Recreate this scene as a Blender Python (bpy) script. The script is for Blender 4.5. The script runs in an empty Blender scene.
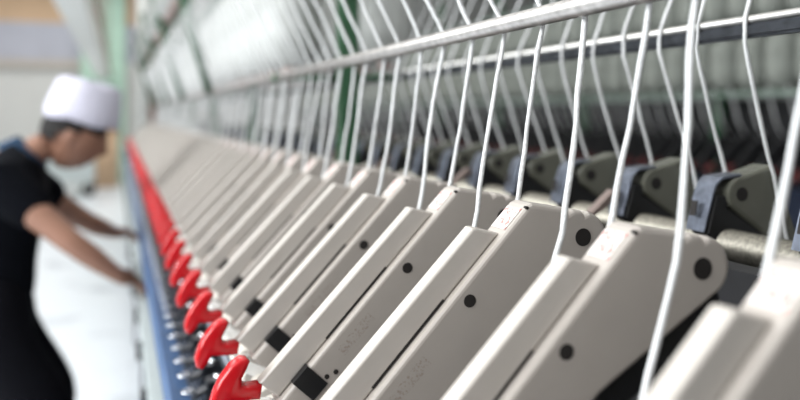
import bpy, bmesh, math, random
from mathutils import Vector, Matrix
random.seed(7)
C = bpy.context.scene
COL = C.collection
P = 0.15            # pitch of the drafting arms in metres
EYE = 1.45          # height of the lens above the floor

# ------------------------------------------------------------------ camera
cam_d = bpy.data.cameras.new('camera')
cam = bpy.data.objects.new('camera', cam_d); COL.objects.link(cam)
cam_d.sensor_width = 36; cam_d.lens = 36
cam_d.shift_y = -85 / 800
cam.location = (0, 0, EYE)
cam.rotation_euler = (math.pi / 2, 0, -math.radians(19.42))
cam_d.clip_start = 0.02
cam_d.dof.use_dof = True
cam_d.dof.focus_distance = 0.70
cam_d.dof.aperture_fstop = 2.8
C.camera = cam

# ------------------------------------------------------------------ world, lights, exposure
W = bpy.data.worlds.new('world'); C.world = W; W.use_nodes = True
bg = W.node_tree.nodes['Background']
bg.inputs[0].default_value = (0.99, 0.985, 0.97, 1); bg.inputs[1].default_value = 0.30

def area(name, loc, target, sx, sy, power, col=(1, 1, 1)):
    l = bpy.data.lights.new(name, 'AREA'); l.shape = 'RECTANGLE'; l.size = sx; l.size_y = sy
    l.energy = power; l.color = col
    o = bpy.data.objects.new(name, l); COL.objects.link(o); o.location = loc
    o.rotation_euler = (Vector(target) - Vector(loc)).to_track_quat('-Z', 'Y').to_euler()
    return o
area('side_key_light', (-4.2, 0.8, 3.4), (0.4, 0.8, 1.2), 6.0, 2.2, 520, (0.95, 0.98, 1.0))  # added key area light from the upper left, no window is built there
area('overhead_fill_near', (-1.0, 2.0, 4.3), (-1.0, 2.01, 0), 5.0, 6.0, 120, (1, 0.99, 0.97))  # added overhead area light under a closed ceiling, no skylight is built
area('overhead_fill_far', (-0.8, 11.5, 4.3), (-0.8, 11.51, 0), 6.0, 12.0, 470, (1, 0.99, 0.97))  # added overhead light that brightens the far arms and creel
area('overhead_fill_aisle', (5.5, 6.0, 4.3), (5.5, 6.01, 0), 3.5, 12.0, 22, (1, 1, 0.98))  # added weak overhead light for the next aisle, no opening above it

C.view_settings.view_transform = 'Standard'
C.view_settings.look = 'None'
C.view_settings.gamma = 1
C.view_settings.use_curve_mapping = False
C.view_settings.exposure = -0.12

# ------------------------------------------------------------------ helpers
def mat(name, col, rough=0.5, metal=0.0, vary=0.06, scale=30, bump=0.0, spec=0.5, sss=0):
    m = bpy.data.materials.new(name); m.use_nodes = True
    nt = m.node_tree; b = nt.nodes['Principled BSDF']
    tc = nt.nodes.new('ShaderNodeTexCoord'); nz = nt.nodes.new('ShaderNodeTexNoise')
    nz.inputs['Scale'].default_value = scale; nz.inputs['Detail'].default_value = 4
    nt.links.new(tc.outputs['Object'], nz.inputs['Vector'])
    rp = nt.nodes.new('ShaderNodeValToRGB')
    rp.color_ramp.elements[0].position = 0.3; rp.color_ramp.elements[1].position = 0.7
    rp.color_ramp.elements[0].color = tuple(max(0, c * (1 - vary)) for c in col) + (1,)
    rp.color_ramp.elements[1].color = tuple(min(1, c * (1 + vary)) for c in col) + (1,)
    nt.links.new(nz.outputs['Fac'], rp.inputs['Fac'])
    nt.links.new(rp.outputs['Color'], b.inputs['Base Color'])
    b.inputs['Roughness'].default_value = rough; b.inputs['Metallic'].default_value = metal
    b.inputs['Specular IOR Level'].default_value = spec
    if bump:
        bp = nt.nodes.new('ShaderNodeBump'); bp.inputs['Strength'].default_value = bump
        bp.inputs['Distance'].default_value = 0.002
        nt.links.new(nz.outputs['Fac'], bp.inputs['Height']); nt.links.new(bp.outputs['Normal'], b.inputs['Normal'])
    return m

def speckle(name, base, spot, scale, lo, hi, rough=0.5):
    m = mat(name, base, rough, vary=0.0, scale=scale)
    rp = [n for n in m.node_tree.nodes if n.type == 'VALTORGB'][0]
    rp.color_ramp.elements[0].position = lo; rp.color_ramp.elements[1].position = hi
    rp.color_ramp.elements[0].color = base + (1,); rp.color_ramp.elements[1].color = spot + (1,)
    return m

M = {
 'paint': mat('grey_beige_paint', (0.42, 0.38, 0.345), 0.36, vary=0.05, scale=14),
 'lever': mat('pale_lever_paint', (0.50, 0.46, 0.42), 0.26, vary=0.04, scale=14),
 'edge': mat('beige_paint', (0.50, 0.45, 0.40), 0.4, vary=0.05),
 'olive': mat('olive_grey', (0.115, 0.115, 0.092), 0.24, vary=0.12, scale=20),  # rear arms, darker olive tone than the near arms
 'black': mat('black_plastic', (0.008, 0.008, 0.009), 0.45, vary=0.3),
 'hole': mat('dark_bore', (0.012, 0.009, 0.008), 0.7, vary=0.2),
 'red': mat('red_plastic', (0.52, 0.005, 0.010), 0.2, vary=0.08, scale=60),
 'cream': mat('cream_rubber', (0.62, 0.58, 0.52), 0.45, vary=0.06),
 'white_plastic': mat('white_plastic', (0.80, 0.79, 0.76), 0.35, vary=0.04),
 'steel': mat('brushed_steel', (0.45, 0.44, 0.42), 0.32, metal=1, vary=0.15, scale=90),
 'rail_steel': mat('worn_steel', (0.42, 0.40, 0.385), 0.42, metal=1, vary=0.2, scale=90),
 'tube': mat('speckled_steel', (0.24, 0.225, 0.19), 0.42, metal=0.9, vary=0.3, scale=260, bump=0.12),
 'bracket': mat('dull_brown_steel', (0.26, 0.20, 0.18), 0.4, metal=0.5, vary=0.15),
 'red_shaded': mat('shaded_red_plastic', (0.14, 0.015, 0.015), 0.5),  # darker copy of the red, shade put into the background grips' colour
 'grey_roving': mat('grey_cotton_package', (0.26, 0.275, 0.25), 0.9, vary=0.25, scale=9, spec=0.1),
 'blue_steel': mat('blued_steel', (0.19, 0.21, 0.26), 0.35, metal=0.85, vary=0.3, scale=80),
 'dark_steel': mat('dark_steel', (0.06, 0.065, 0.075), 0.3, metal=0.7, vary=0.4, scale=60),
 'chrome': mat('chrome', (0.85, 0.86, 0.88), 0.12, metal=1, vary=0.02),
 'green': mat('green_paint', (0.030, 0.095, 0.045), 0.45, vary=0.2, scale=12),
 'pale_green': mat('pale_green_paint', (0.24, 0.32, 0.27), 0.5, vary=0.12, scale=8),
 'blue': mat('blue_paint', (0.03, 0.088, 0.21), 0.5, vary=0.2, scale=40),
 'navy': mat('navy_paint', (0.015, 0.022, 0.045), 0.4, vary=0.3, scale=40),
 'white_metal': mat('white_metal', (0.50, 0.55, 0.55), 0.45, vary=0.05),
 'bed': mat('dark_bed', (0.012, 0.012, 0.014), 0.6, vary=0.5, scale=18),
 'panel': mat('machine_panel', (0.40, 0.42, 0.40), 0.5, vary=0.1, scale=5),
 'yarn': mat('cotton_roving', (0.74, 0.745, 0.745), 0.9, vary=0.08, scale=500, bump=0.8, spec=0.1),
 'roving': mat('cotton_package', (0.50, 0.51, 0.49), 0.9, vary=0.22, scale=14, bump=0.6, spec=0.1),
 'pink': mat('pink_core', (0.50, 0.36, 0.33), 0.5, vary=0.2),
 'skin': mat('skin', (0.29, 0.145, 0.095), 0.5, vary=0.08, scale=20),
 'hair': mat('dark_hair', (0.006, 0.004, 0.0035), 0.8, vary=0.4, scale=200, bump=0.6),
 'shirt': mat('black_cotton', (0.0025, 0.003, 0.005), 0.95, vary=0.2, scale=80, spec=0.1),
 'collar': mat('navy_rib', (0.03, 0.06, 0.11), 0.9, vary=0.2, scale=80, spec=0.1),
 'trousers': mat('black_twill', (0.004, 0.004, 0.006), 0.95, vary=0.3, scale=80, spec=0.1),
 'cap': mat('lilac_cap', (0.60, 0.585, 0.68), 0.9, vary=0.05, scale=60, spec=0.1),
 'floor': speckle('pale_floor', (0.80, 0.84, 0.88), (0.50, 0.53, 0.58), 2.2, 0.56, 0.72, 0.35),
 'wall': mat('pale_wall', (0.66, 0.66, 0.64), 0.8, vary=0.03, scale=2),
 'wall_side': mat('grey_green_wall', (0.26, 0.28, 0.25), 0.8, vary=0.1, scale=2),
 'tan': mat('tan_wall', (0.66, 0.46, 0.30), 0.8, vary=0.05, scale=3),
 'lilac': mat('lilac_grey_wall', (0.48, 0.49, 0.56), 0.7, vary=0.05, scale=3),
 'brown': mat('brown_pipe', (0.22, 0.11, 0.08), 0.5, vary=0.15),
 'mint': mat('mint_paint', (0.46, 0.66, 0.54), 0.6, vary=0.08, scale=4),
 'duct': mat('white_duct', (0.80, 0.81, 0.78), 0.5, vary=0.03, scale=4),
 'sticker': speckle('white_label_with_pink_print', (0.62, 0.58, 0.55), (0.62, 0.20, 0.18), 300, 0.54, 0.60, 0.4),
 'print': speckle('faded_print', (0.41, 0.37, 0.335), (0.30, 0.25, 0.21), 500, 0.50, 0.66, 0.5),
 'shoe': mat('dark_shoe', (0.02, 0.02, 0.02), 0.6),
}

def tag(o, label=None, cat=None, group=None, kind=None):
    if label: o['label'] = label
    if cat: o['category'] = cat
    if group: o['group'] = group
    if kind: o['kind'] = kind
    return o

def empty(name, loc=(0, 0, 0)):
    o = bpy.data.objects.new(name, None); COL.objects.link(o); o.location = loc
    o.empty_display_size = 0.02
    return o

def obj(name, bm, m, parent=None, loc=None, smooth=False):
    me = bpy.data.meshes.new(name)
    bmesh.ops.recalc_face_normals(bm, faces=bm.faces)
    bm.to_mesh(me); bm.free()
    for x in (m if isinstance(m, (list, tuple)) else [m]): me.materials.append(x)
    if smooth:
        for p in me.polygons: p.use_smooth = True
    o = bpy.data.objects.new(name, me); COL.objects.link(o)
    if parent is not None: o.parent = parent
    if loc is not None: o.location = loc
    return o

def prism(pts, y0, y1, bevel=0.0, seg=2, bm=None, mi=0):
    """outline in (x, z) extruded along y"""
    b = bmesh.new()
    n = len(pts)
    a = [b.verts.new((x, y0, z)) for x, z in pts]; c = [b.verts.new((x, y1, z)) for x, z in pts]
    b.faces.new(a); b.faces.new(c[::-1])
    for i in range(n): b.faces.new((a[i], a[(i + 1) % n], c[(i + 1) % n], c[i]))
    bmesh.ops.recalc_face_normals(b, faces=b.faces)
    if bevel:
        es = [e for e in b.edges if abs(e.verts[0].co.y - e.verts[1].co.y) < 1e-6]
        bmesh.ops.bevel(b, geom=es, offset=bevel, segments=seg, affect='EDGES', profile=0.5, clamp_overlap=True)
    if bm is None: return b
    me = bpy.data.meshes.new('t'); b.to_mesh(me); b.free()
    n0 = len(bm.faces); bm.from_mesh(me); bpy.data.meshes.remove(me)
    bm.faces.ensure_lookup_table()
    for f in bm.faces[n0:]: f.material_index = mi
    return bm

def box(x0, x1, y0, y1, z0, z1, bm=None, bevel=0, mi=0):
    b = bmesh.new() if bm is None else bm
    n0 = len(b.faces)
    r = bmesh.ops.create_cube(b, size=1)
    for v in r['verts']:
        v.co = Vector(((x0 + x1) / 2 + v.co.x * (x1 - x0), (y0 + y1) / 2 + v.co.y * (y1 - y0), (z0 + z1) / 2 + v.co.z * (z1 - z0)))
    if bevel: bmesh.ops.bevel(b, geom=list({e for v in r['verts'] for e in v.link_edges}), offset=bevel, segments=2, affect='EDGES')
    b.faces.ensure_lookup_table()
    for f in b.faces[n0:]: f.material_index = mi
    return b

def tube(pts, r, n=8, bm=None, caps=True, mi=0):
    """round tube through points; r number or list"""
    b = bmesh.new() if bm is None else bm
    pts = [Vector(p) for p in pts]; rings = []
    up = Vector((0.13, 0.97, 0.21)).normalized()
    for i, p in enumerate(pts):
        d = (pts[min(i + 1, len(pts) - 1)] - pts[max(i - 1, 0)]).normalized()
        u = d.cross(up)
        if u.length < 0.05: u = d.cross(Vector((1, 0, 0)))
        u.normalize(); v = d.cross(u).normalized()
        rr = r[i] if isinstance(r, (list, tuple)) else r
        rings.append([b.verts.new(p + u * math.cos(2 * math.pi * k / n) * rr + v * math.sin(2 * math.pi * k / n) * rr) for k in range(n)])
    for a, c in zip(rings, rings[1:]):
        for k in range(n):
            f = b.faces.new((a[k], a[(k + 1) % n], c[(k + 1) % n], c[k])); f.smooth = True; f.material_index = mi
    if caps:
        for ring in (rings[0][::-1], rings[-1]):
            f = b.faces.new(ring); f.material_index = mi
    return b

def copy_tree(o, parent=None):
    c = o.copy(); COL.objects.link(c)
    if parent is not None: c.parent = parent
    for ch in KIDS.get(o.name, []):
        copy_tree(ch, c)
    return c
KIDS = {}
def note_kids(o):
    KIDS[o.name] = list(o.children)
    for ch in o.children: note_kids(ch)

WORDS = ['', 'first', 'second', 'third', 'fourth', 'fifth', 'sixth', 'seventh', 'eighth', 'ninth', 'tenth', 'eleventh', 'twelfth',
         'thirteenth', 'fourteenth', 'fifteenth', 'sixteenth', 'seventeenth', 'eighteenth', 'nineteenth', 'twentieth']
def z_of(h): return EYE + h * P
def S(pts, dx=0.0, dh=0.0): return [((x + dx) * P, (h + dh) * P) for x, h in pts]

# ------------------------------------------------------------------ the setting
FAR = 18.6
tag(obj('floor', box(-7, 11, -3, FAR, -0.1, 0), M['floor']), kind='structure')
b = box(-7, 11, FAR, FAR + 0.2, 0, 4.5)
tag(obj('wall_far', b, M['wall']), kind='structure')
tag(obj('trim_1', box(-7, 0.35, FAR - 0.03, FAR, 3.42, 4.5), M['tan']), kind='structure')
tag(obj('trim_2', box(-7, 0.35, FAR - 0.03, FAR, 2.60, 3.42), M['lilac']), kind='structure')
tag(obj('trim_3', box(-7, 0.0, FAR - 0.14, FAR - 0.03, 2.46, 2.62), M['edge']), kind='structure')
tag(obj('wall_right', box(11, 11.2, -3, FAR, 0, 4.5), M['wall_side']), kind='structure')
tag(obj('wall_left', box(-7.2, -7, -3, FAR, 0, 4.5), M['wall']), kind='structure')
tag(obj('ceiling', box(-7, 11, -3, FAR, 4.5, 4.6), M['wall']), kind='structure')
# far end: mint doors
b = box(-0.75, 0.15, FAR - 0.25, FAR - 0.16, 0.0, 4.4)
d = obj('door_1', b, M['mint']); tag(d, kind='structure')
obj('door_handle', tube([(0.02, FAR - 0.28, 1.0), (0.02, FAR - 0.28, 1.25)], 0.015), M['steel'], d)

# ceiling-hung runs above the aisle
b = box(-2.7 * P, -1.35 * P, 1.0, FAR - 0.4, z_of(5.0), z_of(6.4), bevel=0.01)
t = obj('air_duct', b, M['duct']); tag(t, 'long white overhead air duct running down the aisle above the worker', 'duct')
for i in range(7):
    yy = 2.2 + i * 2.5
    obj('hanger_strap', box(-2.05 * P, -1.95 * P, yy, yy + 0.03, z_of(6.4), 4.5), M['steel'], t)
b = tube([(-0.95 * P, 2.0, z_of(5.4)), (-0.95 * P, FAR - 0.4, z_of(5.4))], 0.02)
t = obj('ceiling_pipe', b, M['brown']); tag(t, 'thin brown pipe running beside the white overhead duct', 'pipe')
for i in range(5):
    obj('pipe_hanger', tube([(-0.95 * P, 3 + 3 * i, z_of(5.5)), (-0.95 * P, 3 + 3 * i, 4.5)], 0.006), M['brown'], t)
b = tube([(0.30, 11.0, 1.2), (0.30, 11.0, 4.5)], 0.055, 12)
t = obj('white_column', b, M['duct']); tag(t, 'slim white column at the far end of the machine row', 'column')
obj('column_foot', box(0.2, 0.4, 10.9, 11.1, 0, 1.2), M['duct'], t)
b = tube([(0.46, 11.6, 0), (0.46, 11.6, 4.5)], 0.05, 12)
t = obj('red_brown_pipe', b, M['brown']); tag(t, 'vertical red-brown pipe beside the slim white column', 'pipe')
obj('pipe_flange', tube([(0.46, 11.6, 1.5), (0.46, 11.6, 1.56)], 0.08, 12), M['brown'], t)

# ------------------------------------------------------------------ spinning frame body (one machine)
Y0, Y1 = -0.3, 10.4
mc = empty('spinning_frame', (3.44 * P, 5.0, 0))
tag(mc, 'dark bed of the long spinning frame carrying the grey drafting arms', 'spinning machine')
def mpart(name, bm, m):
    o = obj(name, bm, m); o.parent = mc
    o.matrix_parent_inverse = Matrix.Translation(mc.location).inverted(); return o
mpart('bed', prism([(1.45 * P, z_of(-2.45)), (1.75 * P, z_of(-2.10)), (2.2 * P, z_of(-1.75)), (5.2 * P, z_of(-1.75)), (5.5 * P, z_of(-2.45)), (5.5 * P, z_of(-3.1)), (1.45 * P, z_of(-3.1))], Y0, Y1), M['bed'])
mpart('inner_cover', box(3.75 * P, 3.95 * P, Y0, Y1, z_of(-1.76), z_of(-1.0)), M['bed'])
mpart('side_panel', box(1.5 * P, 5.3 * P, Y0, Y1, 0.12, z_of(-3.1)), M['navy'])
mpart('plinth', box(1.2 * P, 5.6 * P, Y0, Y1, 0.0, 0.12), M['navy'])
for xx, hh, lab in ((2.63, -1.20, 'speckled steel support tube under the near drafting arms'), (4.25, -0.96, 'speckled steel support tube running under the rear olive arms')):
    t = empty('support_tube', (xx * P, 0, z_of(hh)))
    tag(t, lab, 'tube')
    obj('tube', tube([(0, Y0, 0), (0, Y1, 0)], 0.12 * P, 16), M['tube'], t)
    for i in range(9):
        yy = 0.1 + i * 1.25
        obj('tube_bracket', box(-0.1 * P, 0.1 * P, yy, yy + 0.03, z_of(-1.75) - z_of(hh), -0.10 * P), M['bed'], t)
for xx, mm, lab in ((1.32, 'steel', 'bright fluted steel roller beneath the feet of the drafting arms'), (1.00, 'dark_steel', 'dark front roller just behind the red grips')):
    o = obj('bottom_roller', tube([(xx * P, Y0, z_of(-2.30)), (xx * P, Y1, z_of(-2.30))], 0.09 * P, 16), M[mm]); tag(o, lab, 'roller')
o = obj('lappet_rail', box(0.78 * P, 0.92 * P, Y0, Y1, z_of(-2.78), z_of(-2.66)), M['navy']); tag(o, 'dark navy rail carrying the small yarn guides', 'rail')
t = empty('ring_rail', (0.555 * P, 0, z_of(-3.05)))
tag(t, 'blue painted rail running below the red grips', 'rail')
obj('rail_bar', prism([(-0.09 * P, 0.43 * P), (0.09 * P, 0.39 * P), (0.09 * P, 0), (-0.09 * P, 0)], 0.3, Y1, 0.003), M['blue'], t)
for i in range(7):
    yy = 0.5 + i * 1.6
    obj('rail_leg', box(0.092 * P, 0.175 * P, yy, yy + 0.04, -z_of(-3.05), 0.2 * P), M['navy'], t)
t = empty('spindle_rail', (1.05 * P, 0, z_of(-4.2)))
tag(t, 'dark navy lower rail that holds the spindles', 'rail')
obj('rail_bar', box(-0.33 * P, 0.33 * P, Y0, Y1, 0, 0.2 * P), M['navy'], t)
t = empty('edge_rail', (0.505 * P, 0, z_of(-4.13)))
tag(t, 'white metal outer rail between the aisle and the blue rail', 'rail')
obj('rail_bar', prism([(-0.11 * P, 0.28 * P), (0.11 * P, 0.28 * P), (0.11 * P, 0), (-0.11 * P, 0)], 0.6, Y1, 0.002), M['white_metal'], t)
for i in range(24):
    yy = (4.3 + i * 2.6) * P
    obj('rail_bracket', box(-0.20 * P, 0.06 * P, yy, yy + 0.3 * P, -0.16 * P, 0.10 * P), M['bed'], t)

# ------------------------------------------------------------------ drafting arm (built once, origin under its pivot)
OX, OH = 2.53, -1.065      # pivot bore x and tube top in pitch units
def T(pts): return S(pts, -OX, -OH)
th = math.atan2(0.731, 0.682)
def along(x, h, s, off=0):  # point s along the slope downwards from (x,h), off perpendicular upwards
    return (x - 0.682 * s - 0.731 * off, h - 0.731 * s + 0.682 * off)
BW, LW = 0.115 * P, 0.058 * P
def arc(cx, ch, r, a0, a1, n):
    return [(cx + r * math.cos(math.radians(a0 + (a1 - a0) * i / n)), ch + r * math.sin(math.radians(a0 + (a1 - a0) * i / n))) for i in range(n + 1)]
body_pts = [(0.945, -1.825), along(2.17, -0.51, 0.9), (2.17, -0.51), (2.20, -0.497), (2.42, -0.535), (2.44, -0.56), (2.47, -0.545), (2.52, -0.552), (2.545, -0.575), (2.575, -0.562)]
body_pts += arc(2.545, -0.705, 0.145, 65, -50, 8) + [(1.99, -1.22), (1.30, -1.93), (1.20, -1.99), (1.08, -1.97)]

rear_pts = [(1.55, -1.95), (2.0, -1.02), (2.215, -0.515), (2.235, -0.495), (2.53, -0.575)] + arc(2.53, -0.705, 0.13, 75, -40, 7) + [(2.35, -0.99), (2.0, -1.35), (1.75, -1.98)]

def disc(x, h, r, y0, y1, bm=None, n=16):
    b = bmesh.new() if bm is None else bm
    c = T([(x, h)])[0]
    return tube([(c[0], y0, c[1]), (c[0], y1, c[1])], r * P, n, b)

def build_arm(name, paint, lev, full, rear=False):
    root = empty(name)
    obj('arm_body', prism(T(rear_pts if rear else body_pts), -BW, BW, 0.0042, 3), paint, root, smooth=False)
    e = 0.004
    lp = [(1.86, -0.63), (1.88, -0.628), (2.03, -0.668), (1.995, -0.698), (0.965, -1.80), (0.842, -1.695)]
    if rear: lp = [(1.90, -1.02), (1.985, -1.06), (1.56, -1.94), (1.46, -1.86)]
    lo = obj('release_lever', prism(T(lp), -LW, LW, 0.0026, 3), lev, root)
    # red thumb grip at the end of the lever
    gp = [(0.765, -1.535), (0.725, -1.53), (0.665, -1.57), (0.60, -1.65), (0.56, -1.73), (0.535, -1.81), (0.545, -1.865), (0.585, -1.885), (0.625, -1.85), (0.66, -1.79),
          (0.71, -1.795), (0.85, -1.80), (0.865, -1.70), (0.77, -1.705), (0.735, -1.695), (0.735, -1.655), (0.765, -1.60), (0.785, -1.555)]
    g = prism(T(gp), -0.068 * P, 0.068 * P, 0.0042, 3)
    for f in g.faces: f.smooth = True
    obj('thumb_grip', g, M['red'], root)
    if rear: bpy.data.objects.remove(root.children[-1]); g = prism(T([(x + 0.62, h - 0.08) for x, h in gp]), -0.068 * P, 0.068 * P, 0.0042, 3); obj('thumb_grip', g, M['red'], root)
    # black clip wrapped round the body near its foot
    A = along(2.17, -0.51, 1.50, 0.012); B = along(2.17, -0.51, 1.64, 0.012)
    if rear: A = (1.82, -1.40); B = (1.72, -1.60)
    cp = [A, B, along(2.17, -0.51, 1.64, -0.17), along(2.17, -0.51, 1.50, -0.17)] if not rear else [A, B, (1.86, -1.64), (1.93, -1.46)]
    obj('black_clip', prism(T(cp), -BW - 0.0008, BW + 0.0008), M['black'], root)
    # bores showing on both faces
    e = 0.0004
    obj('pivot_bore', disc(2.53, -0.705, 0.052, -BW - e, BW + e), M['hole'], root)
    if not rear: obj('pivot_bore', disc(1.815, -1.017, 0.036, -BW - e, BW + e), M['hole'], root)
    if full and not rear:
        obj('small_bore', disc(1.265, -1.68, 0.017, -BW - e, BW + e, n=10), M['hole'], root)
        obj('small_bore', disc(1.325, -1.655, 0.017, -BW - e, BW + e, n=10), M['hole'], root)
        # dark slit between lever and body
        sp = [along(2.17, -0.51, 0.70, 0.006), along(2.17, -0.51, 1.30, 0.006), along(2.17, -0.51, 1.30, 0.020), along(2.17, -0.51, 0.70, 0.020)]
        obj('side_slit', prism(T(sp), -LW - 0.0004, LW + 0.0004), M['hole'], root)
        obj('edge_notch', disc(2.168, -0.522, 0.010, -BW - 0.0003, -BW + 0.004, n=8), M['hole'], root)
        # label on the flat top above the lever
        st = [along(2.17, -0.51, 0.03, 0.001), along(2.17, -0.51, 0.185, 0.001), along(2.17, -0.51, 0.185, 0.005), along(2.17, -0.51, 0.03, 0.005)]
        obj('printed_label', prism(T(st), -BW + 0.0045, BW - 0.0045), M['sticker'], root)
        pr = [along(2.17, -0.51, 1.0, -0.07), along(2.17, -0.51, 1.30, -0.07), along(2.17, -0.51, 1.30, -0.14), along(2.17, -0.51, 1.0, -0.14)]
        obj('faded_print', prism(T(pr), -BW - 0.0001, -BW + 0.001), M['print'], root)
    # steel strap round the rear end and the black spring housing under it
    sp = [(2.52, -0.555), (2.62, -0.565), (2.70, -0.575), (2.755, -0.62), (2.79, -0.70), (2.87, -0.97), (2.85, -0.975), (2.77, -0.71), (2.74, -0.635), (2.69, -0.595), (2.62, -0.585), (2.52, -0.575)]
    if rear: so = obj('rear_strap', prism(T(sp), -0.10 * P, 0.10 * P, 0.0006, 1), M['blue_steel'], root)
    if full and rear:
        q = [(2.862, -0.75), (2.885, -0.86), (2.878, -0.862), (2.855, -0.752)]
        obj('strap_slot', prism(T(q), -0.035 * P, 0.03 * P), M['hole'], so)
    hp = [(2.60, -0.72), (2.66, -0.86), (2.70, -1.05), (2.30, -1.19), (1.90, -1.45), (1.75, -1.38), (2.2, -1.06), (2.5, -0.88)] if not rear else [(2.60, -0.72), (2.745, -0.70), (2.825, -0.99), (2.78, -1.03), (2.30, -1.19), (1.90, -1.45), (1.75, -1.38), (2.2, -1.06), (2.64, -0.80)]
    obj('spring_housing', prism(T(hp), -0.09 * P, 0.09 * P, 0.002, 1), M['black'], root)
    gp = [(2.86, -0.77), (2.91, -0.755), (3.13, -0.94), (3.10, -0.975), (2.85, -0.815)]
    if rear and full: obj('guide_bracket', prism(T(gp), -0.05 * P, 0.05 * P, 0.001, 1), M['bracket'], root)
    # front top rollers carried either side of the foot
    c = T([(1.02, -2.05)])[0]
    for s in (-1, 1):
        ys = [s * 0.10, s * 0.13, s * 0.40, s * 0.43]
        obj('top_roller', tube([(c[0], y * P, c[1]) for y in ys], [0.10 * P, 0.12 * P, 0.12 * P, 0.10 * P], 18), M['cream'], root)
        if full:
            obj('roller_end', tube([(c[0], s * 0.43 * P, c[1]), (c[0], s * 0.445 * P, c[1])], 0.035 * P, 10), M['steel'], root)
    wp = [(0.93, -1.845), (1.06, -1.90), (1.16, -1.93), (1.22, -2.02), (1.12, -2.08), (0.98, -1.97), (0.86, -1.90), (0.83, -1.84)]
    obj('white_foot', prism(T(wp), -0.13 * P, 0.13 * P, 0.003, 2), M['white_plastic'], root)
    return root

arm_full = build_arm('drafting_arm', M['paint'], M['lever'], True)
arm_mid = build_arm('drafting_arm', M['paint'], M['lever'], False)
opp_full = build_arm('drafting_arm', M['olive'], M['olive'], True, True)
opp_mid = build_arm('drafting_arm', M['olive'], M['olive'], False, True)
for r in (arm_full, arm_mid, opp_full, opp_mid): note_kids(r)
used = set()
def place(proto, x, y, z, rz=0.0):
    if proto.name in used: o = copy_tree(proto)
    else: o = proto; used.add(proto.name)
    o.location = (x, y, z); o.rotation_euler = (0, 0, rz); return o

YC = 4.115
NARM = 58
for i in range(NARM):
    j = i - 2
    o = place(arm_full if i < 16 else arm_mid, OX * P, (YC + j) * P, z_of(OH))
    if i == 0: lab = 'grey-beige drafting arm cut off by the right edge of the photo, nearest of all'
    elif i < 18: lab = 'grey-beige drafting arm with red grip, %s back from the right edge' % WORDS[i + 1]
    else: lab = 'blurred pale drafting arm near the vanishing end of the row'
    tag(o, lab, 'drafting arm', 'near row of drafting arms' if i < 18 else 'far blurred drafting arms')
spare = []
for i in range(46):
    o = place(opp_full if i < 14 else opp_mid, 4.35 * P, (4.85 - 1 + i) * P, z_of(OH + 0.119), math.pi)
    if i not in (2, 5, 8, 11):
        for ch in [c for c in COL.objects if c.parent == o and c.name.startswith('guide_bracket')]: spare.append(ch)
    if i < 12: lab = ('dark olive arm with steel strap behind the front row, %s from the right edge' % WORDS[i + 1]) if i else 'dark olive rear arm mostly cut off by the right edge, only its strap showing'
    else: lab = 'blurred dark olive arm behind the front row of arms, far along'
    tag(o, lab, 'drafting arm', 'rear row of drafting arms' if i < 12 else 'far blurred rear arms')

for ch in spare: bpy.data.objects.remove(ch)

# ------------------------------------------------------------------ guide rails and creel posts
ym0, ym1 = -0.3, 10.0
r1 = empty('guide_rail', (2.32 * P, 0, z_of(0.577)))
tag(r1, 'thick polished steel rail crossing above the front row of arms', 'rail')
obj('bar', tube([(0, ym0, 0), (0, 12.2 * P, 0), (0, ym1, 0)], 0.056 * P, 20), M['rail_steel'], r1)
for k in range(7):
    yy = (12.25 + 9.3 * k) * P
    if yy > ym1: break
    c = obj('rail_clamp', tube([(0, yy - 0.02, 0), (0, yy + 0.02, 0)], 0.075 * P, 14), M['green'], r1)
    obj('clamp_arm', tube([(0.07 * P, yy, 0), (1.0 * P, yy, 0)], 0.05 * P, 8), M['green'], r1)
r2 = empty('guide_rail', (4.30 * P, 0, z_of(0.655)))
tag(r2, 'thinner dark-bellied steel rail behind the thick rail, above the rear arms', 'rail')
obj('bar', box(-0.055 * P, 0.055 * P, ym0, ym1, -0.10 * P, 0.0, bevel=0.003), M['dark_steel'], r2)  # dark colour carries the shadow on the rail's underside
obj('top_rod', tube([(0, ym0, 0.03 * P), (0, ym1, 0.03 * P)], 0.035 * P, 12), M['steel'], r2)
for k in range(7):
    yy = (12.25 + 9.3 * k) * P
    if yy > ym1: break
    obj('clamp_arm', tube([(-0.07 * P, yy, -0.05 * P), (-0.70 * P, yy, -0.05 * P)], 0.05 * P, 8), M['green'], r2)
ends = ['behind the threads left of centre', 'second along the row', 'third along the row', 'fourth along the row', 'fifth along the row', 'sixth along the row', 'last along the row']
for k in range(6):
    yy = (12.25 + 9.3 * k) * P
    t = empty('creel_post', (3.44 * P, yy, z_of(-1.749)))
    tag(t, 'dark green square creel post, ' + ends[k], 'post', 'green creel posts')
    obj('upright', box(-0.15 * P, 0.15 * P, -0.13 * P, 0.13 * P, 0, 8.0 * P, bevel=0.004), M['green'], t)
    obj('foot_plate', box(-0.3 * P, 0.3 * P, -0.3 * P, 0.3 * P, 0, 0.08 * P), M['green'], t)
    obj('cross_arm', box(-2.2 * P, 2.2 * P, -0.10 * P, 0.10 * P, 5.08 * P, 5.2 * P), M['green'], t)
    if k: obj('brace', tube([(-1.15 * P, -0.1 * P, 2.3 * P), (-2.35 * P, -0.1 * P, 6.6 * P)], 0.13 * P, 6), M['green'], t)

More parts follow.
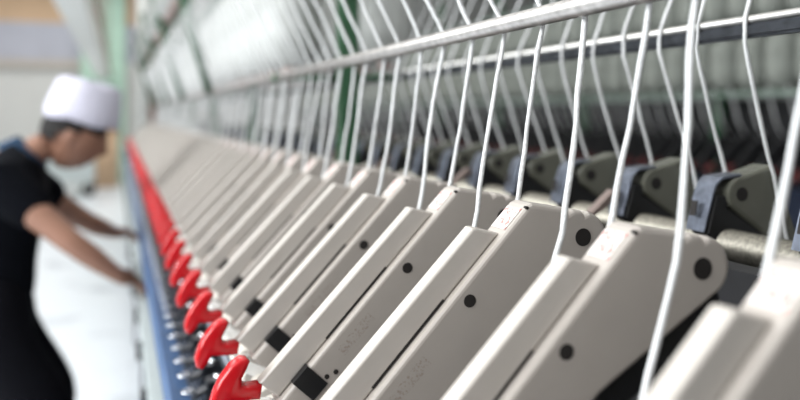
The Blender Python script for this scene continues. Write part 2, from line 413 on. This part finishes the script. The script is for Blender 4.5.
# ------------------------------------------------------------------ roving strands
def strand_mesh(pts, seed, r):
    rnd = random.Random(seed)
    out = []; 
    for a, c in zip(pts, pts[1:]):
        a = Vector(a); c = Vector(c)
        n = max(2, int((c - a).length / (0.14 * P)))
        for i in range(n): out.append(a.lerp(c, i / n))
    out.append(Vector(pts[-1]))
    ph = rnd.random() * 6; amp = 0.010 * P
    for i, p in enumerate(out):
        p.x += amp * (math.sin(i * 0.55 + ph) + 0.5 * rnd.uniform(-1, 1)); p.y += amp * math.sin(i * 0.4 + ph * 2)
    rr = [r * rnd.uniform(0.88, 1.15) for _ in out]
    return tube(out, rr, 8)
def U(*l): return [(x * P, y * P, h * P) for x, y, h in l]
protoA = []; protoB = []; protoC = []
for s in range(5):
    R_ = 0.0155 * P
    topn = (1.55, 0.45, 2.6)
    A = strand_mesh(U(topn, (2.385, 0.03, 0.60), (2.37, 0, 0.52), (2.14, -0.13, -0.60), (2.03, -0.12, -1.05), (1.90, -0.12, -1.7)), s, R_)
    protoA.append(obj('roving_strand', A, M['yarn']))
    B = strand_mesh(U(topn, (2.385, 0.03, 0.60), (2.37, 0, 0.52), (2.27, 0.16, -0.5), (2.08, 0.20, -1.25), (1.95, 0.22, -1.7)), s + 10, R_)
    protoB.append(obj('roving_strand', B, M['yarn']))
    Cc = strand_mesh(U((5.2, 0.35, 2.6), (4.235, 0, 0.70), (4.225, 0, 0.52), (4.62, 0.10, -0.45), (4.9, 0.16, -1.5)), s + 20, R_ * 0.95)
    protoC.append(obj('roving_strand', Cc, M['yarn']))
useds = set()
def put(proto, y):
    if proto.name in useds: o = proto.copy(); COL.objects.link(o)
    else: o = proto; useds.add(proto.name)
    o.location = (0, y, EYE); return o
n = 0
for j in range(-2, 50):
    for kind, dy in (('B', 0.05), ('A', 0.60)):
        y = (YC + j + dy) * P + (random.uniform(-0.05, 0.05) * P if j > 3 else 0)
        if j == -2 and kind == 'A': y += 0.12 * P
        o = put((protoA if kind == 'A' else protoB)[n % 5], y)
        n += 1
        if n <= 20: lab = 'white roving strand hanging from the thick rail, %s from the right edge' % WORDS[n]
        else: lab = 'blurred white roving strand hanging from the thick rail, far along the row'
        tag(o, lab, 'thread', 'near white strands' if n <= 20 else 'far white strands')
for k in range(84):
    y = (4.55 + 0.5 * k) * P + random.uniform(-0.07, 0.07) * P
    o = put(protoC[(k * 3) % 5], y)
    if k < 16: lab = 'thin white strand running over the second rail, %s from the right edge' % WORDS[k + 1]
    else: lab = 'blurred thin white strand behind the front strands, far along the second rail'
    tag(o, lab, 'thread', 'rear white strands' if k < 16 else 'far rear white strands')

# ------------------------------------------------------------------ hanging roving bobbins in the creel
def bobbin(name, r, h, full=True):
    root = empty(name)
    prof = [(0.0, 0.42), (0.06, 0.72), (0.14, 0.95), (0.3, 1.0), (0.7, 1.0), (0.86, 0.95), (0.94, 0.72), (1.0, 0.42)]
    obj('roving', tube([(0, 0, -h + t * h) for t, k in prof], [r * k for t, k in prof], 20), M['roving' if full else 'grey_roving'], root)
    if full:
        obj('core', tube([(0, 0, -h - 0.12 * P), (0, 0, -h + 0.01)], 0.16 * P, 12), M['pink'], root)
        obj('hanger', tube([(0, 0, -0.01), (0, 0, 0.30 * P)], 0.06 * P, 8), M['black'], root)
    return root
bob = bobbin('roving_bobbin', 0.50 * P, 2.1 * P); note_kids(bob)
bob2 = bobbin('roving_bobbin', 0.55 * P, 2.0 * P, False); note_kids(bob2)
for col, (bx, bh) in enumerate(((2.75, 2.9), (4.35, 3.0), (1.7, 5.6))):
    for i in range(34):
        y = (12.0 + i * 1.25) * P if col == 0 else (13.0 + i * 1.3) * P
        if col == 2: y += 8 * P
        if col == 2 and min(abs(y - (12.15 + 9.3 * k) * P) for k in range(7)) < 0.62 * P: continue
        if min(abs(y - (12.25 + 9.3 * k) * P) for k in range(7)) < 0.66 * P and col < 2: continue
        o = place(bob, bx * P, y, z_of(bh))
        lab = ['white roving bobbin hanging in the creel above the front row of arms',
               'white roving bobbin hanging in the inner creel row behind the green posts',
               'white roving bobbin in the upper creel row overhanging the aisle'][col]
        tag(o, lab, 'bobbin', ['front creel bobbins', 'inner creel bobbins', 'upper creel bobbins'][col])
for x, h in ((2.75, 3.2), (4.35, 3.3), (1.7, 5.9)):
    o = obj('creel_rail', box((x - 0.08) * P, (x + 0.08) * P, 8.2 * P, ym1, z_of(h), z_of(h + 0.12)), M['pale_green'])
    tag(o, {2.75: 'pale green rail holding the front hanging bobbins', 4.35: 'pale green rail holding the inner bobbins behind the posts', 1.7: 'pale green rail holding the upper bobbins over the aisle'}[x], 'rail')

# ------------------------------------------------------------------ yarn guides and spindles at the foot
yg = empty('yarn_guide')
obj('hinge_block', box(-0.10 * P, 0.12 * P, -0.10 * P, 0.10 * P, -0.02 * P, 0.16 * P, bevel=0.002), M['dark_steel'], yg)
obj('guide_plate', prism([(-0.22 * P, 0.03 * P), (-0.10 * P, 0.09 * P), (-0.10 * P, 0.05 * P), (-0.22 * P, -0.01 * P)], -0.06 * P, 0.06 * P, 0.0006, 1), M['dark_steel'], yg)
pts = [(-0.20 * P + 0.0, 0, 0.05 * P)] + [((-0.26 - 0.06 * math.cos(a)) * P, 0.06 * math.sin(a) * P, 0.06 * P) for a in [x * math.pi / 4 - 3 for x in range(8)]]
obj('wire_eye', tube(pts, 0.014 * P, 6), M['chrome'], yg)
obj('bolt', tube([(0.02 * P, 0, 0.15 * P), (0.02 * P, 0, 0.20 * P)], 0.045 * P, 10), M['chrome'], yg)
note_kids(yg)
sp = empty('spindle')
obj('yarn_cop', tube([(0, 0, z * P) for z in (0.0, 0.15, 0.3, 0.9, 1.2)], [0.10 * P, 0.15 * P, 0.15 * P, 0.09 * P, 0.05 * P], 14), M['navy'], sp)
obj('spindle_tip', tube([(0, 0, 1.2 * P), (0, 0, 1.32 * P)], [0.045 * P, 0.025 * P], 10), M['chrome'], sp)
note_kids(sp)
for k in range(76):
    y = (7.2 + 0.5 * k) * P
    o = place(yg, 0.88 * P, y, z_of(-2.645))
    tag(o, ('steel yarn guide below the red grips, %s from the bottom edge' % WORDS[k + 1]) if k < 12 else 'blurred small yarn guide beside the blue rail, far along the row', 'yarn guide', 'near yarn guides' if k < 12 else 'far yarn guides')
    o = place(sp, 1.00 * P, y, z_of(-4.0))
    tag(o, ('dark spindle with bright tip under the guides, %s from the bottom edge' % WORDS[k + 1]) if k < 8 else 'blurred dark spindle under the yarn guides, far along the row', 'spindle', 'near spindles' if k < 8 else 'far spindles')

# ------------------------------------------------------------------ the next machine across the aisle (background right)
m2 = empty('spinning_frame', (23 * P, 8.0, 0))
tag(m2, 'blurred spinning frame across the next aisle in the background', 'spinning machine')
def m2part(name, bm, m):
    o = obj(name, bm, m); o.parent = m2
    o.matrix_parent_inverse = Matrix.Translation(m2.location).inverted(); return o
m2part('bed', box(21 * P, 26 * P, 1.5, 15.5, 0.0, z_of(-2.45)), M['navy'])
m2part('inner_frame', box(22.8 * P, 24.6 * P, 1.5, 15.5, z_of(-2.45), z_of(0.6)), M['bed'])
m2part('creel_shelf', box(22.7 * P, 24.4 * P, 1.5, 15.5, z_of(0.6), z_of(0.75)), M['panel'])
for x, h, lab in ((21.6, 3.22, 'pale green rail holding the lower bobbins of the machine across the aisle'), (21.2, 5.62, 'pale green rail holding the upper bobbins of the machine across the aisle'), (21.4, 0.70, 'pale green strand rail on the machine across the aisle')):
    o = obj('creel_rail', box((x - 0.08) * P, (x + 0.08) * P, 1.5, 15.5, z_of(h), z_of(h + 0.12)), M['pale_green']); tag(o, lab, 'rail')
for k in range(10):
    yy = (16 + 9.6 * k) * P
    if yy > 15.3: break
    t = empty('creel_post', (22.35 * P, yy, z_of(-1.2)))
    tag(t, 'blurred dark green post of the machine across the aisle', 'post', 'posts of the background machine')
    obj('upright', box(-0.15 * P, 0.15 * P, -0.2 * P, 0.2 * P, -1.25 * P, 9.5 * P), M['green'], t)
    obj('cross_arm', box(-1.3 * P, -0.1 * P, -0.08 * P, 0.08 * P, 7.0 * P, 7.12 * P), M['green'], t)
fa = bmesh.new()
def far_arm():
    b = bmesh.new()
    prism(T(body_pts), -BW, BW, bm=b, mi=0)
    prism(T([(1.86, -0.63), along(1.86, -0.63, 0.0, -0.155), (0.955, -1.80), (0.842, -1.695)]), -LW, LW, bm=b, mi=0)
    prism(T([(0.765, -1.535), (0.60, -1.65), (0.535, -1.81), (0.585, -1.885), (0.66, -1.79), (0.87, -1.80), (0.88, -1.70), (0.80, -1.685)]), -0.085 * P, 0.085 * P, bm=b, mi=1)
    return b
fao = obj('drafting_arm', far_arm(), [M['bed'], M['red_shaded']])
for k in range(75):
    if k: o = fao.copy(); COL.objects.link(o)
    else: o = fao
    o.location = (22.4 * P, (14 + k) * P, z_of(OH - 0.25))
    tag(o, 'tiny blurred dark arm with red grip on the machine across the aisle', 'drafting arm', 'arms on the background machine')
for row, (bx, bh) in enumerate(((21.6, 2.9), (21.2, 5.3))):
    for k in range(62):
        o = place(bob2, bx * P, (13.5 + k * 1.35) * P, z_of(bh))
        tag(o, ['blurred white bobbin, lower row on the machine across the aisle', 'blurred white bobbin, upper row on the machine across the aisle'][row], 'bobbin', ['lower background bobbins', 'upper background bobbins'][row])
fs = obj('roving_strand', tube(U((21.4, 0, 1.0), (21.9, 0.1, -0.3), (22.3, 0.1, -0.9)), 0.035 * P, 5), M['yarn'])
for k in range(90):
    if k: o = fs.copy(); COL.objects.link(o)
    else: o = fs
    o.location = (0, (14 + 0.9 * k) * P, EYE)
    tag(o, 'faint white strand below the bobbins of the machine across the aisle', 'thread', 'background strands')

# ------------------------------------------------------------------ things at the far end of the aisle
t = empty('bobbin_trolley', (-0.75, 15.6, 0))
tag(t, 'pale grey trolley standing at the far end of the aisle past the worker', 'trolley')
obj('bin', box(-0.55, 0.35, -0.4, 0.4, 0.25, 0.95, bevel=0.02), M['white_metal'], t)
obj('load', box(-0.5, 0.3, -0.35, 0.35, 0.93, 1.15, bevel=0.06), M['lilac'], t)
for sx in (-0.45, 0.25):
    for sy in (-0.3, 0.3): obj('wheel', tube([(sx, sy - 0.02, 0.12), (sx, sy + 0.02, 0.12)], 0.12, 14), M['black'], t); obj('fork', box(sx - 0.03, sx + 0.03, sy - 0.035, sy + 0.035, 0.13, 0.26), M['steel'], t)
t = empty('fibre_can', (-0.25, 17.2, 0))
tag(t, 'round tan fibre can in the distance between face and machine', 'can')
obj('drum', tube([(0, 0, 0), (0, 0, 1.15)], 0.26, 24), M['tan'], t)
obj('rim', tube([(0, 0, 1.14), (0, 0, 1.18)], 0.275, 24), M['brown'], t)

# ------------------------------------------------------------------ the worker
def skin_mesh(name, verts, edges, m, parent, sub=2, extra=None):
    me = bpy.data.meshes.new(name)
    me.from_pydata([v[0] for v in verts], edges, [])
    o = bpy.data.objects.new(name, me); COL.objects.link(o)
    o.modifiers.new('skin', 'SKIN')
    me.skin_vertices  # layer is created with the modifier
    for i, v in enumerate(verts):
        r = v[1]
        me.skin_vertices[0].data[i].radius = r if isinstance(r, tuple) else (r, r)
    me.skin_vertices[0].data[0].use_root = True
    ss = o.modifiers.new('sub', 'SUBSURF'); ss.levels = sub; ss.render_levels = sub
    dg = bpy.context.evaluated_depsgraph_get()
    ev = bpy.data.meshes.new_from_object(o.evaluated_get(dg))
    o.modifiers.clear()
    if extra is not None:
        bb = bmesh.new(); bb.from_mesh(ev)
        t_ = bpy.data.meshes.new('t'); extra.to_mesh(t_); extra.free(); bb.from_mesh(t_); bb.to_mesh(ev); bb.free(); bpy.data.meshes.remove(t_)
    o.data = ev; ev.materials.clear(); ev.materials.append(m)
    for p in ev.polygons: p.use_smooth = True
    o.name = name
    if parent is not None:
        o.parent = parent; o.matrix_parent_inverse = Matrix.Translation(parent.location).inverted()
    return o

HEAD = Matrix.Translation((-0.135, 2.86, 1.385)) @ Matrix.Rotation(math.radians(26), 4, 'Y')
def head_mesh():
    b = bmesh.new()
    bmesh.ops.create_uvsphere(b, u_segments=32, v_segments=24, radius=1)
    for v in b.verts:
        x, y, z = v.co
        w = 1.0 - 0.30 * max(0, -z) ** 1.5
        X = x * 0.097 * (1 - 0.12 * max(0, -z)); Y = y * 0.076 * w; Z = z * 0.118
        if z < -0.2 and x > 0: X += 0.012 * min(1, (-z - 0.2) * 2) * (x)
        if z < -0.3 and x < 0: X *= 0.75
        # nose, brow, lips, eye sockets
        if x > 0:
            X += 0.024 * math.exp(-((Y / 0.012) ** 2) - ((Z + 0.018) / 0.016) ** 2)
            X += 0.010 * math.exp(-((Y / 0.009) ** 2) - ((Z - 0.005) / 0.022) ** 2)
            X += 0.006 * math.exp(-((Y / 0.022) ** 2) - ((Z + 0.053) / 0.010) ** 2)
            X -= 0.009 * math.exp(-(((abs(Y) - 0.031) / 0.014) ** 2) - ((Z - 0.010) / 0.012) ** 2)
            X += 0.005 * math.exp(-((Y / 0.05) ** 2) - ((Z - 0.032) / 0.010) ** 2)
        v.co = (X, Y, Z)
    for sy in (-1, 1):   # ears
        r = bmesh.ops.create_uvsphere(b, u_segments=12, v_segments=8, radius=1)
        for v in r['verts']: v.co = Vector((v.co.x * 0.017 - 0.008, v.co.y * 0.008 + sy * 0.076, v.co.z * 0.031 - 0.005))
    b.transform(HEAD)
    return b

pr = empty('person', (-0.38, 2.86, 0))
tag(pr, 'worker in black clothes and white cap leaning towards the machine with both hands reaching', 'person')
V = []; E = []
def add(p, r, frm=None):
    V.append((p, r)); 
    if frm is not None: E.append((frm, len(V) - 1))
    return len(V) - 1
pel = add((-0.40, 2.86, 0.92), (0.07, 0.07)); sp1 = add((-0.40, 2.86, 1.03), (0.12, 0.09), pel); sp2 = add((-0.37, 2.86, 1.16), (0.13, 0.10), sp1)
ch = add((-0.34, 2.86, 1.25), (0.11, 0.09), sp2); nk = add((-0.27, 2.86, 1.325), 0.055, ch); nk2 = add((-0.19, 2.86, 1.365), 0.053, nk)
def hand(wr, d, down, side, first):
    """palm, four fingers of different length and a thumb rooted at the side of the palm"""
    d = Vector(d).normalized(); dn = Vector(down).normalized(); sd = Vector(side).normalized(); w = Vector(wr)
    palm = add(tuple(w + d * 0.055), (0.034, 0.018), first)
    for k, (off, ln) in enumerate(((-0.028, 0.070), (-0.010, 0.080), (0.010, 0.074), (0.027, 0.058))):
        a = add(tuple(w + d * 0.095 + sd * off), 0.0098, palm)
        b_ = add(tuple(w + d * (0.095 + ln * 0.45) + sd * off * 1.1 + dn * 0.010), 0.0090, a)
        add(tuple(w + d * (0.095 + ln * 0.85) + sd * off * 1.1 + dn * 0.038), 0.0075, b_)
    t1 = add(tuple(w + d * 0.035 - sd * 0.034), 0.012, palm)
    add(tuple(w + d * 0.070 - sd * 0.058 + dn * 0.015), 0.0095, t1)
for sy, el, wr, hd in ((-1, (-0.125, 2.60, 1.06), (0.0, 2.62, 0.955), (0.53, 0.75, -0.33)), (1, (-0.10, 3.10, 1.06), (-0.01, 3.20, 1.005), (0.5, 0.8, -0.10))):
    sh = add((-0.34, 2.86 + sy * 0.17, 1.245), 0.060, ch)
    ua = add(((-0.34 + el[0]) / 2, (2.86 + sy * 0.17 + el[1]) / 2, (1.245 + el[2]) / 2), 0.048, sh)
    e_ = add(el, 0.038, ua)
    fa_ = add(tuple((Vector(el) * 0.65 + Vector(wr) * 0.35)), 0.038, e_)
    w_ = add(wr, 0.025, fa_)
    hand(wr, hd, (0, 0, -1), (0.35, -0.9, 0), w_)
for sy in (-1, 1):
    hp_ = add((-0.38, 2.86 + sy * 0.08, 0.82), 0.06, pel); kn = add((-0.23, 2.86 + sy * 0.10, 0.48), 0.055, hp_); add((-0.37, 2.86 + sy * 0.10, 0.10), 0.038, kn)
skin_mesh('body', V, E, M['skin'], pr, 2, head_mesh())
# T-shirt
V = []; E = []
a0 = add((-0.40, 2.86, 0.77), (0.175, 0.140)); a1 = add((-0.40, 2.86, 1.00), (0.155, 0.120), a0); a2 = add((-0.37, 2.86, 1.14), (0.165, 0.130), a1)
a3 = add((-0.335, 2.86, 1.255), (0.16, 0.125), a2); a4 = add((-0.275, 2.86, 1.325), 0.082, a3)
for sy, el in ((-1, (-0.125, 2.64, 1.06)), (1, (-0.10, 3.10, 1.06))):
    sh = add((-0.335, 2.86 + sy * 0.17, 1.245), 0.085, a3)
    add(tuple(Vector((-0.335, 2.86 + sy * 0.17, 1.245)).lerp(Vector(el), 0.62)), 0.068, sh)
skin_mesh('black_shirt', V, E, M['shirt'], pr)
cl = obj('collar', tube([(-0.310, 2.86, 1.290), (-0.262, 2.86, 1.335)], [0.088, 0.066], 20), M['collar'], pr); cl.matrix_parent_inverse = Matrix.Translation(pr.location).inverted()
# trousers
V = []; E = []
a0 = add((-0.40, 2.86, 1.00), (0.150, 0.120)); a1 = add((-0.395, 2.86, 0.84), (0.165, 0.130), a0)
for sy in (-1, 1):
    h0 = add((-0.37, 2.86 + sy * 0.09, 0.74), 0.115, a1); h1 = add((-0.195, 2.86 + sy * 0.10, 0.49), 0.098, h0); h2 = add((-0.32, 2.86 + sy * 0.10, 0.25), 0.078, h1); add((-0.37, 2.86 + sy * 0.10, 0.07), 0.075, h2)
skin_mesh('trousers', V, E, M['trousers'], pr)
for sy in (-1, 1):
    b = prism([(-0.45, 0.0), (-0.17, 0.0), (-0.16, 0.03), (-0.22, 0.06), (-0.31, 0.10), (-0.44, 0.10), (-0.46, 0.04)], 2.86 + sy * 0.10 - 0.045, 2.86 + sy * 0.10 + 0.045, 0.012, 3)
    o = obj('shoe', b, M['shoe'], pr); o.matrix_parent_inverse = Matrix.Translation(pr.location).inverted()
# hair below the cap, then the cap
b = bmesh.new(); bmesh.ops.create_uvsphere(b, u_segments=28, v_segments=20, radius=1)
for v in b.verts: v.co = Vector((v.co.x * 0.103 - 0.008, v.co.y * 0.083, v.co.z * 0.120 + 0.010))
bmesh.ops.delete(b, geom=[v for v in b.verts if v.co.z < (0.025 if v.co.x > 0.02 else (0.0 if v.co.x > -0.03 else -0.055))], context='VERTS')
b.transform(HEAD)
o = obj('short_hair', b, M['hair'], pr, smooth=True); o.matrix_parent_inverse = Matrix.Translation(pr.location).inverted()
b = bmesh.new()
prof = [(0.108, 0.030), (0.115, 0.033), (0.116, 0.060), (0.110, 0.10), (0.100, 0.15), (0.092, 0.163), (0.070, 0.170), (0.0001, 0.172)]
rings = []
for r, z in prof: rings.append([b.verts.new((r * 1.04 * math.cos(a * math.pi / 16) - 0.004, r * 0.90 * math.sin(a * math.pi / 16), z + 0.004 * math.sin(a * 0.9))) for a in range(32)])
for q, w in zip(rings, rings[1:]):
    for k in range(32): b.faces.new((q[k], q[(k + 1) % 32], w[(k + 1) % 32], w[k]))
b.transform(Matrix.Translation((-0.135, 2.86, 1.385)) @ Matrix.Rotation(math.radians(14), 4, 'Y') @ Matrix.Translation((0.012, 0, 0.012)))
o = obj('white_cap', b, M['cap'], pr, smooth=True); o.matrix_parent_inverse = Matrix.Translation(pr.location).inverted()
o['label'] = 'white lilac-tinted flat-topped cap'
